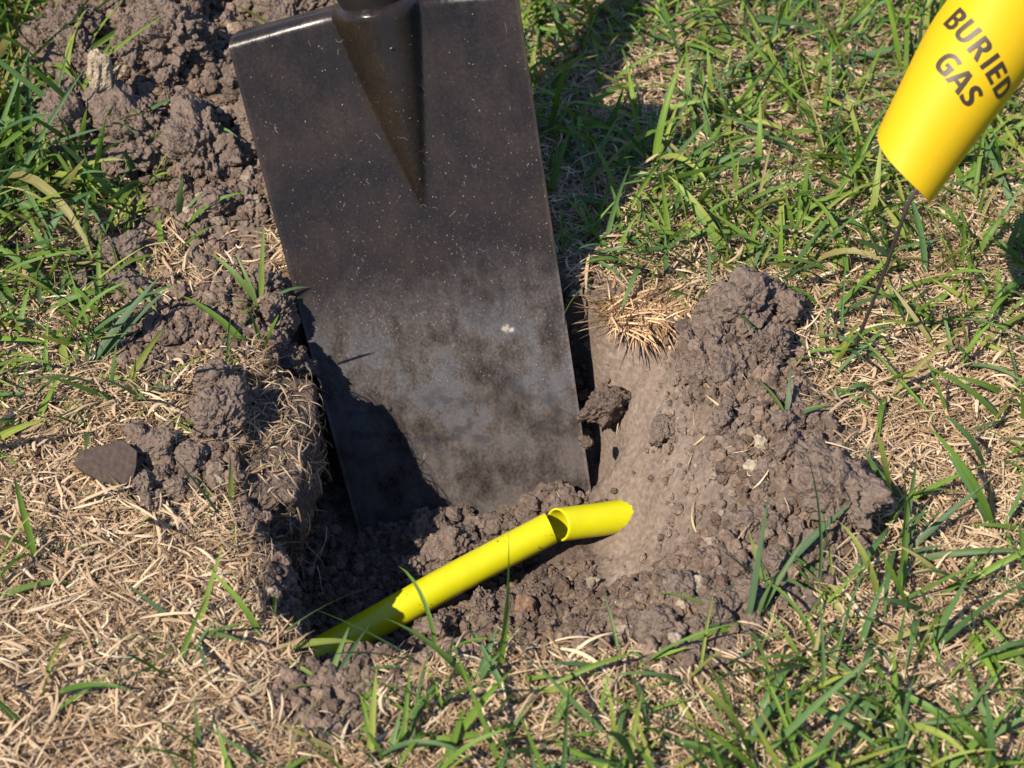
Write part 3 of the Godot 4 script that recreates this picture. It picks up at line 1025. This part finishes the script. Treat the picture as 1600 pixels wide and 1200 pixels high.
func make_crumbs() -> void:
	rng.seed = 333
	var where := [[], [], [], [], []]
	var tint := [[], [], [], [], []]
	var n := 0
	while n < 62000:
		var x := rf(-0.46, 0.30)
		var z := rf(-0.62, 0.30)
		n += 1
		var s := cell(SG, x, z)
		if s < 0.2 or rng.randf() > s: continue
		var f := hole_depth_share(x, z)
		var y := H(x, z)
		var smear := x > 0.055 and z < 0.10 and f > 0.12 and f < 1.1
		if smear and rng.randf() < lerpf(0.93, 0.35, sstep(0.090, 0.120, x)): continue
		var out := normal_at(x, z)
		var r := 0.0010 + 0.0048 * pow(rng.randf(), 2.6)
		if smear: r *= rf(0.3, 0.8)
		if near_pipe(Vector3(x, y, z), r) or in_blade(x, z, 0.003): continue
		var k := rng.randi_range(0, 4)
		where[k].append(Transform3D(Basis.from_euler(Vector3(rf(0, 6.28), rf(0, 6.28), rf(0, 6.28))) * Basis.from_scale(Vector3(r * rf(0.8, 1.3), r * rf(0.8, 1.1), r)), Vector3(x, y, z) + out * r * 0.5))
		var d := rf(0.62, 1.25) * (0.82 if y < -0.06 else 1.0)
		var c := Color(0.228, 0.172, 0.138).lerp(Color(0.250, 0.170, 0.118), 0.7 * rng.randf())
		if smear: c = c.lerp(Color(0.300, 0.232, 0.184), 0.7)
		if rng.randf() < 0.035: c = Color(0.42, 0.34, 0.25)
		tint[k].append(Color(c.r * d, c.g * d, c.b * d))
	for i in 1500:
		var x := rf(-0.178, -0.128)
		var z := rf(0.06, 0.225)
		var f := hole_depth_share(x, z)
		if f < 0.02 or f > 1.0: continue
		var out := normal_at(x, z)
		var r := 0.0010 + 0.0046 * pow(rng.randf(), 2.2)
		var p := Vector3(x, H(x, z), z) + out * r * 0.4
		if near_pipe(p, r): continue
		var k := rng.randi_range(0, 4)
		where[k].append(Transform3D(Basis.from_euler(Vector3(rf(0, 6.28), rf(0, 6.28), rf(0, 6.28))) * Basis.from_scale(Vector3(r, r, r)), p))
		var d := rf(0.6, 1.1)
		tint[k].append(Color(0.228 * d, 0.172 * d, 0.138 * d))
	# crumbs banked against the foot of the blade and along its soil line
	for i in 900:
		var x := rf(-0.085, 0.075)
		var up := rf(0.0, 1.0)
		var p := SP_O + SP_X * x
		var z := p.z + rf(-0.01, 0.05) + 0.012
		var r := 0.0014 + 0.0050 * pow(rng.randf(), 2.5)
		var y := H(p.x, z)
		if near_pipe(Vector3(p.x, y, z), r): continue
		var k := rng.randi_range(0, 4)
		where[k].append(Transform3D(Basis.from_euler(Vector3(rf(0, 6.28), rf(0, 6.28), rf(0, 6.28))) * Basis.from_scale(Vector3(r, r, r)), Vector3(p.x, y + r * (0.3 + up), z)))
		var d := rf(0.6, 1.0)
		tint[k].append(Color(0.228 * d, 0.172 * d, 0.138 * d))
	var root := Node3D.new()
	root.name = "soil_crumbs"
	add_child(root, true)
	tag(root, "fine loose soil crumbs over the heap, the spill and the hole", "soil", "", "stuff")
	for k in 5: scatter("crumbs", crumb_meshes[k], M.crumb, where[k], tint[k], root)

# ---------------------------------------------------------------- grass
func green_at(x: float, z: float) -> float:
	var u := clampf((x + 0.5) * 10.0, 0.0, 9.999)
	var v := clampf((z + 0.5) / 0.84 * 9.0, 0.0, 8.999)
	var i := int(u)
	var j := int(v)
	u -= i
	v -= j
	return lerpf(lerpf(GREEN[j][i], GREEN[j][i + 1], u), lerpf(GREEN[j + 1][i], GREEN[j + 1][i + 1], u), v)

func grass_tint() -> Color:
	var k := rng.randf()
	var c := Color(0.130, 0.240, 0.042).lerp(Color(0.215, 0.335, 0.046), rng.randf())
	if k < 0.30: c = Color(0.092, 0.185, 0.066).lerp(Color(0.145, 0.245, 0.090), rng.randf())
	elif k < 0.45: c = Color(0.31, 0.36, 0.075)
	elif k < 0.52: c = Color(0.33, 0.29, 0.11)
	var d := rf(0.8, 1.2)
	return Color(c.r * d, c.g * d, c.b * d)

func straw_tint(y: float) -> Color:
	var k := rng.randf()
	var c := Color(0.57, 0.390, 0.255).lerp(Color(0.76, 0.555, 0.385), rng.randf())
	if k < 0.28: c = Color(0.36, 0.225, 0.130).lerp(Color(0.50, 0.330, 0.195), rng.randf())
	elif k < 0.37: c = Color(0.20, 0.13, 0.085)
	elif k < 0.49: c = Color(0.82, 0.665, 0.475)
	var d := rf(0.8, 1.15)
	return Color(c.r * d, c.g * d, c.b * d)

func leaf_basis(yaw: float, tilt: float, length: float, width: float, roll := 0.0) -> Basis:
	return Basis(Vector3.UP, yaw) * Basis(Vector3.RIGHT, tilt) * Basis(Vector3.UP, roll) * Basis.from_scale(Vector3(width, length, length))

func make_grass() -> void:
	rng.seed = 555
	var where := []
	var tint := []
	for k in blade_meshes.size():
		where.append([])
		tint.append([])
	var area := 1.44 * 1.32
	for i in int(area * 18500 / 4.5):
		var x := rf(-0.70, 0.70)
		var z := rf(-0.78, 0.50)
		var d := green_at(x, z) * (1.0 + 1.1 * n_edge.get_noise_2d(x * 0.7 + 20.0, z * 0.7))
		if rng.randf() * 9.0 > d: continue
		if cell(SG, x, z) > 0.35 and rng.randf() < 0.99: continue
		if in_blade(x, z, 0.006) or (x > -0.20 and x < 0.035 and z > -0.19 and z < -0.05): continue
		var lush := sstep(6.0, 9.0, green_at(x, z)) * sstep(-0.15, -0.3, x)
		var count := rng.randi_range(2, 7)
		for b in count:
			var px := x + rf(-0.006, 0.006)
			var pz := z + rf(-0.006, 0.006)
			var yaw := rf(0, TAU)
			var tilt := lerpf(0.15, 1.25, pow(rng.randf(), 0.75))
			if lush > 0.4: tilt *= 0.8
			var l := rf(0.026, 0.076) * (1.0 + 0.65 * lush)
			if rng.randf() < 0.12: l *= 1.4
			var w := lerpf(0.0015, 0.0048, pow(rng.randf(), 1.3)) * (0.8 + 0.3 * l / 0.05)
			var k := rng.randi_range(0, blade_meshes.size() - 1)
			where[k].append(Transform3D(leaf_basis(yaw, tilt, l, w, rf(-0.6, 0.6)), Vector3(px, H(px, pz) - 0.002, pz)))
			tint[k].append(grass_tint())
	# lawn beyond, thinner
	for i in 9000:
		var x := rf(-2.2, 2.2)
		var z := rf(-2.6, 1.2)
		if absf(x) < 0.70 and z > -0.78 and z < 0.50: continue
		var k := rng.randi_range(0, blade_meshes.size() - 1)
		where[k].append(Transform3D(leaf_basis(rf(0, TAU), rf(0.2, 1.1), rf(0.04, 0.09), rf(0.003, 0.006)), Vector3(x, -0.004, z)))
		tint[k].append(grass_tint())
	var root := Node3D.new()
	root.name = "grass"
	add_child(root, true)
	tag(root, "sparse green lawn grass growing through the dead thatch", "grass", "", "stuff")
	for k in blade_meshes.size(): scatter("grass_blades", blade_meshes[k], M.grass, where[k], tint[k], root)

func lay(x: float, z: float, lift: float, length: float, width: float, steep := 0.22) -> Transform3D:
	var n := normal_at(x, z)
	n = (n + Vector3(rf(-1, 1), rf(-0.3, 0.3), rf(-1, 1)) * steep).normalized()
	var a := Vector3(rf(-1, 1), 0, rf(-1, 1)).normalized()
	var y := (a - n * a.dot(n)).normalized()
	return Transform3D(Basis(y.cross(n) * width * 20.0, y * length, n * length), Vector3(x, H(x, z) + lift, z))

func make_straw() -> void:
	rng.seed = 777
	var where := []
	var tint := []
	for k in straw_meshes.size():
		where.append([])
		tint.append([])
	for i in 215000:
		var x := rf(-0.58, 0.58)
		var z := rf(-0.68, 0.40)
		var s := cell(SG, x, z)
		if s > 0.3 and rng.randf() < sstep(0.3, 0.7, s) * 0.995: continue
		if hole_depth_share(x, z) > 0.05 and rng.randf() < 0.97: continue
		if heap_height(x, z) > 0.012 and rng.randf() < 0.97: continue
		if in_blade(x, z, 0.008) or (x > -0.15 and x < 0.04 and z > -0.13 and z < -0.06): continue
		var g := green_at(x, z)
		if rng.randf() < 0.25 * sstep(4.0, 9.0, g): continue
		var l := lerpf(0.006, 0.036, pow(rng.randf(), 1.7))
		var w := lerpf(0.0004, 0.0019, pow(rng.randf(), 1.7))
		if rng.randf() < 0.03: l *= 1.7
		var lift := 0.0005 + 0.0075 * pow(rng.randf(), 1.7)
		var k := rng.randi_range(0, straw_meshes.size() - 1)
		where[k].append(lay(x, z, lift, l, w, 0.28))
		tint[k].append(straw_tint(lift))
	# broad flat leaves on top of the mat
	for i in 15000:
		var x := rf(-0.50, 0.50)
		var z := rf(-0.60, 0.36)
		if cell(SG, x, z) > 0.4 and rng.randf() < 0.985: continue
		if hole_depth_share(x, z) > 0.0 or heap_height(x, z) > 0.012 or in_blade(x, z, 0.015) or (x > -0.16 and x < 0.045 and z > -0.14 and z < -0.055): continue
		if rng.randf() < 0.75 * sstep(2.0, 7.0, green_at(x, z)): continue
		if rng.randf() < sstep(-0.1, 0.5, n_edge.get_noise_2d(x * 1.3 - 40.0, z * 1.3)): continue
		var k := rng.randi_range(0, straw_meshes.size() - 1)
		where[k].append(lay(x, z, rf(0.002, 0.010), lerpf(0.012, 0.042, pow(rng.randf(), 1.4)), lerpf(0.0011, 0.0031, pow(rng.randf(), 1.5)), 0.35))
		tint[k].append(straw_tint(0.0))
	for i in 16000:
		var x := rf(-1.8, 1.8)
		var z := rf(-2.0, 1.0)
		if absf(x) < 0.58 and z > -0.68 and z < 0.40: continue
		var k := rng.randi_range(0, straw_meshes.size() - 1)
		where[k].append(lay(x, z, 0.003, rf(0.02, 0.06), rf(0.0015, 0.003), 0.2))
		tint[k].append(straw_tint(0.003))
	var root := Node3D.new()
	root.name = "dead_grass"
	add_child(root, true)
	tag(root, "matted dry tan thatch of dead grass covering the lawn", "dead grass", "", "stuff")
	for k in straw_meshes.size(): scatter("straw", straw_meshes[k], M.straw, where[k], tint[k], root)

# a grass plant one can point to; blades: yaw, tilt, length, width, mesh
func tuft(label: String, at: Vector3, blades: Array, s: int, extra := 4, size := 0.05) -> void:
	rng.seed = s
	var root := thing("grass_plant", label, "grass plant", Vector3(at.x, H(at.x, at.z), at.z))
	for i in extra: blades.append([rf(0, TAU), rf(0.3, 1.1), size * rf(0.6, 1.2), rf(0.0025, 0.0042), rng.randi_range(0, 7)])
	for b in blades:
		var c := grass_tint()
		var m: StandardMaterial3D = M.leaf[rng.randi_range(0, 3)]
		var o := put("leaf", blade_meshes[b[4]], m, root)
		o.transform = Transform3D(leaf_basis(b[0], b[1], b[2], b[3]), Vector3(rf(-0.003, 0.003), -0.002, rf(-0.003, 0.003)))

func make_plants() -> void:
	M.leaf = []
	for c in [Color(0.115, 0.185, 0.062), Color(0.15, 0.235, 0.055), Color(0.105, 0.175, 0.085), Color(0.21, 0.29, 0.060)]:
		var m: StandardMaterial3D = M.grass.duplicate()
		m.vertex_color_use_as_albedo = false
		m.albedo_color = lin(c.r, c.g, c.b)
		M.leaf.append(m)
	# yaw 0 leans towards the camera, PI/2 to the right
	tuft("green plant with long flat leaves spreading over straw below the pipe's left end", Vector3(-0.186, 0, 0.205), [[-1.45, 1.25, 0.085, 0.004, 1], [0.9, 1.2, 0.075, 0.004, 2], [0.3, 0.9, 0.06, 0.0035, 3], [2.6, 0.5, 0.06, 0.004, 0], [-0.6, 1.0, 0.055, 0.0035, 5]], 61, 3)
	tuft("green plant alone in the dry straw at far left", Vector3(-0.318, 0, 0.190), [[2.3, 0.8, 0.085, 0.004, 1], [1.9, 1.0, 0.07, 0.0045, 2], [-0.4, 1.0, 0.05, 0.004, 3], [3.4, 0.4, 0.06, 0.003, 0]], 62, 3)
	tuft("upright plant with curved leaves at the lower edge of the right soil spill", Vector3(0.138, 0, 0.205), [[2.9, 0.35, 0.085, 0.0045, 1], [-1.9, 0.9, 0.065, 0.0045, 2], [2.4, 0.7, 0.06, 0.004, 0], [-1.2, 1.0, 0.07, 0.004, 4]], 63, 4)
	tuft("plant with a broad twin leaf leaning up right, in grass left of the hole", Vector3(-0.288, 0, -0.010), [[2.35, 0.9, 0.085, 0.0065, 0], [2.30, 1.0, 0.080, 0.006, 0], [1.2, 1.1, 0.05, 0.003, 3]], 64, 3)
	tuft("leaning plant right of the big round lump of soil", Vector3(0.236, 0, 0.150), [[2.1, 0.9, 0.075, 0.0045, 0], [0.6, 0.9, 0.085, 0.005, 1], [2.9, 0.5, 0.07, 0.004, 2], [1.4, 1.0, 0.08, 0.0045, 3]], 65, 4)
	tuft("plant whose broad leaf crosses the soil spill to its upper right", Vector3(0.150, 0, 0.172), [[2.2, 1.0, 0.075, 0.0055, 0], [-1.0, 1.0, 0.055, 0.0045, 2]], 66, 3)
	tuft("plant against the left edge of the blade below the soil heap", Vector3(-0.175, 0, -0.075), [[3.0, 0.4, 0.06, 0.004, 0], [-2.3, 0.8, 0.055, 0.0045, 1], [2.0, 0.9, 0.04, 0.003, 2]], 67, 4, 0.04)
	tuft("small yellowing plant on the right soil spill", Vector3(0.180, 0, 0.040), [[3.0, 0.6, 0.035, 0.0035, 1], [-2.4, 0.7, 0.04, 0.003, 2]], 68, 2, 0.03)
	tuft("long leaved plant at the bottom centre below the dark soil patch", Vector3(-0.105, 0, 0.245), [[0.9, 1.2, 0.095, 0.0045, 1], [2.5, 0.8, 0.05, 0.003, 3], [-0.4, 0.9, 0.05, 0.003, 4]], 69, 3)
	tuft("tall plant with a long pale leaf in the lush grass left of the heap", Vector3(-0.395, 0, -0.225), [[1.3, 0.9, 0.13, 0.0055, 0], [2.2, 0.5, 0.10, 0.005, 1], [0.5, 0.7, 0.09, 0.004, 2]], 70, 5, 0.08)

func make_turf_block() -> void:
	# a piece of sod that hangs over the hole's left side
	rng.seed = 88
	var root := thing("turf_block", "chunk of turf with dead grass and roots hanging over the hole's left side", "turf", Vector3(-0.162, -0.042, 0.040))
	var a := ico(5)
	var v: PackedVector3Array = a[0]
	var n1 := noise(1.0, 3, 71)
	var n2 := noise(3.2, 2, 72, FastNoiseLite.TYPE_CELLULAR)
	var n3 := noise(8.5, 2, 73)
	var half := Vector3(0.034, 0.040, 0.064)
	for i in v.size():
		var p := v[i]
		var m := maxf(absf(p.x), maxf(absf(p.y), absf(p.z)))
		var q := p * lerpf(1.0, 1.0 / m, 0.5)
		q *= 0.98 + 0.16 * n1.get_noise_3dv(p) - 0.16 * (n2.get_noise_3dv(p) + 0.5) + 0.05 * n3.get_noise_3dv(p)
		if q.y > 0.92: q.y = 0.92 + (q.y - 0.92) * 0.3
		if q.y < 0.0: q.x *= 1.0 + 0.18 * q.y
		v[i] = q * half
	put("sod", build_mesh(v, a[1]), M.damp_clod, root)
	var where := []
	var tint := []
	var f: PackedInt32Array = a[1]
	for i in 1700:
		var k := rng.randi_range(0, f.size() / 3 - 1) * 3
		var p := (v[f[k]] + v[f[k + 1]] + v[f[k + 2]]) / 3.0
		var n := (v[f[k + 2]] - v[f[k]]).cross(v[f[k + 1]] - v[f[k]]).normalized()
		if n.y < -0.25: continue
		if n.y < 0.5 and rng.randf() < 0.45: continue
		n = (n + Vector3(rf(-1, 1), rf(-1, 1), rf(-1, 1)) * 0.5).normalized()
		var d := Vector3(rf(-1, 1), rf(-1.3, 0.5), rf(-1, 1))
		var y := (d - n * d.dot(n)).normalized()
		var l := rf(0.006, 0.024)
		where.append(Transform3D(Basis(y.cross(n) * rf(0.0005, 0.0015) * 20.0, y * l, n * l), p + n * rf(0.0, 0.004)))
		var c := straw_tint(0.0)
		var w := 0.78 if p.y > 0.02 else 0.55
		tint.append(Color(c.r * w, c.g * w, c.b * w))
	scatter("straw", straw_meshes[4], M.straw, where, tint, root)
	for i in 16:
		var p := Vector3(rf(-0.012, 0.040), rf(-0.036, -0.012), rf(0.0, 0.068))
		var path := PackedVector3Array()
		var rad := PackedFloat32Array()
		var d := Vector3(rf(-0.2, 0.5), -1, rf(-0.2, 0.6)).normalized()
		for s in 8:
			path.append(p)
			rad.append(lerpf(0.00042, 0.00012, s / 7.0))
			p += d * rf(0.004, 0.008)
			d = (d + Vector3(rf(-0.4, 0.4), rf(-0.2, 0.1), rf(-0.4, 0.4))).normalized()
		put("root", tube(path, rad, 5), M.root, root)

func make_dry_tuft() -> void:
	rng.seed = 99
	var x := 0.092
	var z := -0.066
	var root := thing("dry_tuft", "bushy tuft of dry golden straw on the rim right of the blade", "dry grass tuft", Vector3(x, H(x, z), z))
	var where := []
	var tint := []
	for i in 1100:
		var yaw := rf(0, TAU)
		var l := rf(0.009, 0.036)
		where.append(Transform3D(leaf_basis(yaw, lerpf(0.9, 1.85, pow(rng.randf(), 0.7)), l, rf(0.0006, 0.0016)), Vector3(rf(-0.026, 0.030), rf(-0.001, 0.007), rf(-0.020, 0.012))))
		var c := straw_tint(0.0)
		tint.append(Color(c.r * 1.15, c.g * 1.08, c.b * 1.0))
	scatter("dry_blades", blade_meshes[3], M.straw, where, tint, root)

func make_wisps() -> void:
	# loose dry stalks that lie on the bare soil
	rng.seed = 111
	for e in [[0.117, 0.030, 0.045, 0.9, "straw stalk lying aslant on the smooth soil wall, the longest one"], [0.115, 0.012, 0.028, 1.5, "short straw stalk high on the smooth soil wall"], [0.137, 0.028, 0.030, -0.8, "bent straw stalk across the top of the smooth soil wall"], [0.128, 0.036, 0.030, 1.35, "straw stalk ending in the tangle on the smooth soil wall"], [0.119, 0.088, 0.026, 0.5, "straw wisp at the lower end of the smooth soil wall"]]:
		var x: float = e[0]
		var z: float = e[1]
		var n := normal_at(x, z)
		var a := Vector3(sin(e[3]), 0, -cos(e[3]))
		var y := (a - n * a.dot(n)).normalized()
		var o := put("straw_stalk", straw_meshes[[0, 3, 4][rng.randi_range(0, 2)]], M.dry_stalk)
		o.transform = Transform3D(Basis(y.cross(n) * 0.0020 * 20.0, y * e[2], n * e[2]), Vector3(x, H(x, z) + 0.0015, z))
		tag(o, e[4], "straw")

# ---------------------------------------------------------------- scene
func _ready() -> void:
	var cam := Camera3D.new()
	cam.name = "camera"
	add_child(cam)
	cam.look_at_from_position(Vector3(0, 0.849, 0.849), Vector3.ZERO)
	cam.keep_aspect = Camera3D.KEEP_HEIGHT
	cam.near = 0.05
	cam.far = 400.0
	cam.current = true
	var lens := CameraAttributesPhysical.new()
	lens.frustum_focal_length = 56.46
	lens.frustum_focus_distance = 1.205
	lens.exposure_aperture = 8.0
	cam.attributes = lens
	cam.fov = 24.0
	var env := Environment.new()
	env.background_mode = Environment.BG_SKY
	var sky := Sky.new()
	var sm := ProceduralSkyMaterial.new()
	sm.sky_top_color = Color(0.34, 0.45, 0.64)
	sm.sky_horizon_color = Color(0.62, 0.74, 0.88)
	sm.sky_curve = 0.12
	sm.ground_bottom_color = Color(0.20, 0.22, 0.14)
	sm.ground_horizon_color = Color(0.50, 0.55, 0.52)
	sm.sky_energy_multiplier = 1.05
	sky.sky_material = sm
	env.sky = sky
	env.tonemap_mode = Environment.TONE_MAPPER_LINEAR
	env.tonemap_exposure = 1.66
	env.sdfgi_enabled = true
	env.ssao_enabled = true
	env.ssil_enabled = true
	var we := WorldEnvironment.new()
	we.name = "world_environment"
	we.environment = env
	add_child(we)
	var sun := DirectionalLight3D.new()
	sun.name = "sun"
	sun.light_energy = 1.6
	sun.light_color = Color(1.0, 0.965, 0.91)
	sun.light_angular_distance = 0.5
	sun.shadow_enabled = true
	add_child(sun)
	sun.look_at_from_position(Vector3.ZERO, Vector3(0.50, -0.75, -0.46))

	n_lawn = noise(2.2, 3, 1)
	n_mid = noise(22.0, 3, 2)
	n_lump = noise(75.0, 2, 3, FastNoiseLite.TYPE_CELLULAR)
	n_fine = noise(60.0, 2, 4)
	n_edge = noise(24.0, 2, 6)
	n_crack = noise(38.0, 1, 8, FastNoiseLite.TYPE_CELLULAR)
	n_crack.cellular_return_type = FastNoiseLite.RETURN_DISTANCE2_SUB
	rng.seed = 1
	make_materials()
	var dry: StandardMaterial3D = M.straw.duplicate()
	dry.vertex_color_use_as_albedo = false
	dry.albedo_color = lin(0.60, 0.47, 0.28)
	M.dry_stalk = dry
	for k in 8: blade_meshes.append(leaf_mesh([0.25, 0.7, 1.1, 0.45, 1.5, 0.9, 0.15, 1.9][k], [0.2, -0.8, 0.6, 1.2, -0.4, 0.1, -1.4, 0.7][k], [0.0, 0.15, -0.2, 0.1, 0.25, -0.1, 0.05, -0.25][k], [0.3, 0.2, 0.35, 0.25, 0.3, 0.4, 0.2, 0.3][k]))
	for k in 6: straw_meshes.append(stalk_mesh([0.05, -0.20, 0.32, 0.10, -0.08, 0.50][k], [0.06, 0.2, 0.12, -0.1, 0.3, 0.05][k], [0.0, 0.12, 0.0, -0.2, 0.05, 0.08][k]))
	for k in 6: clod_meshes.append(clod_mesh(4, 100 + 10 * k))
	for k in 5: big_meshes.append(clod_mesh(5, 200 + 10 * k, 8.0, 0.36, 0.14))
	for k in 5: crumb_meshes.append(flat_faces(clod_mesh(2, 300 + 10 * k, 16.0, 0.30, 0.06)))

	make_ground()
	make_spade()
	make_pipe()
	make_flag()
	make_turf_block()
	make_clods()
	make_dry_tuft()
	make_plants()
	make_wisps()
	make_crumbs()
	make_straw()
	make_grass()
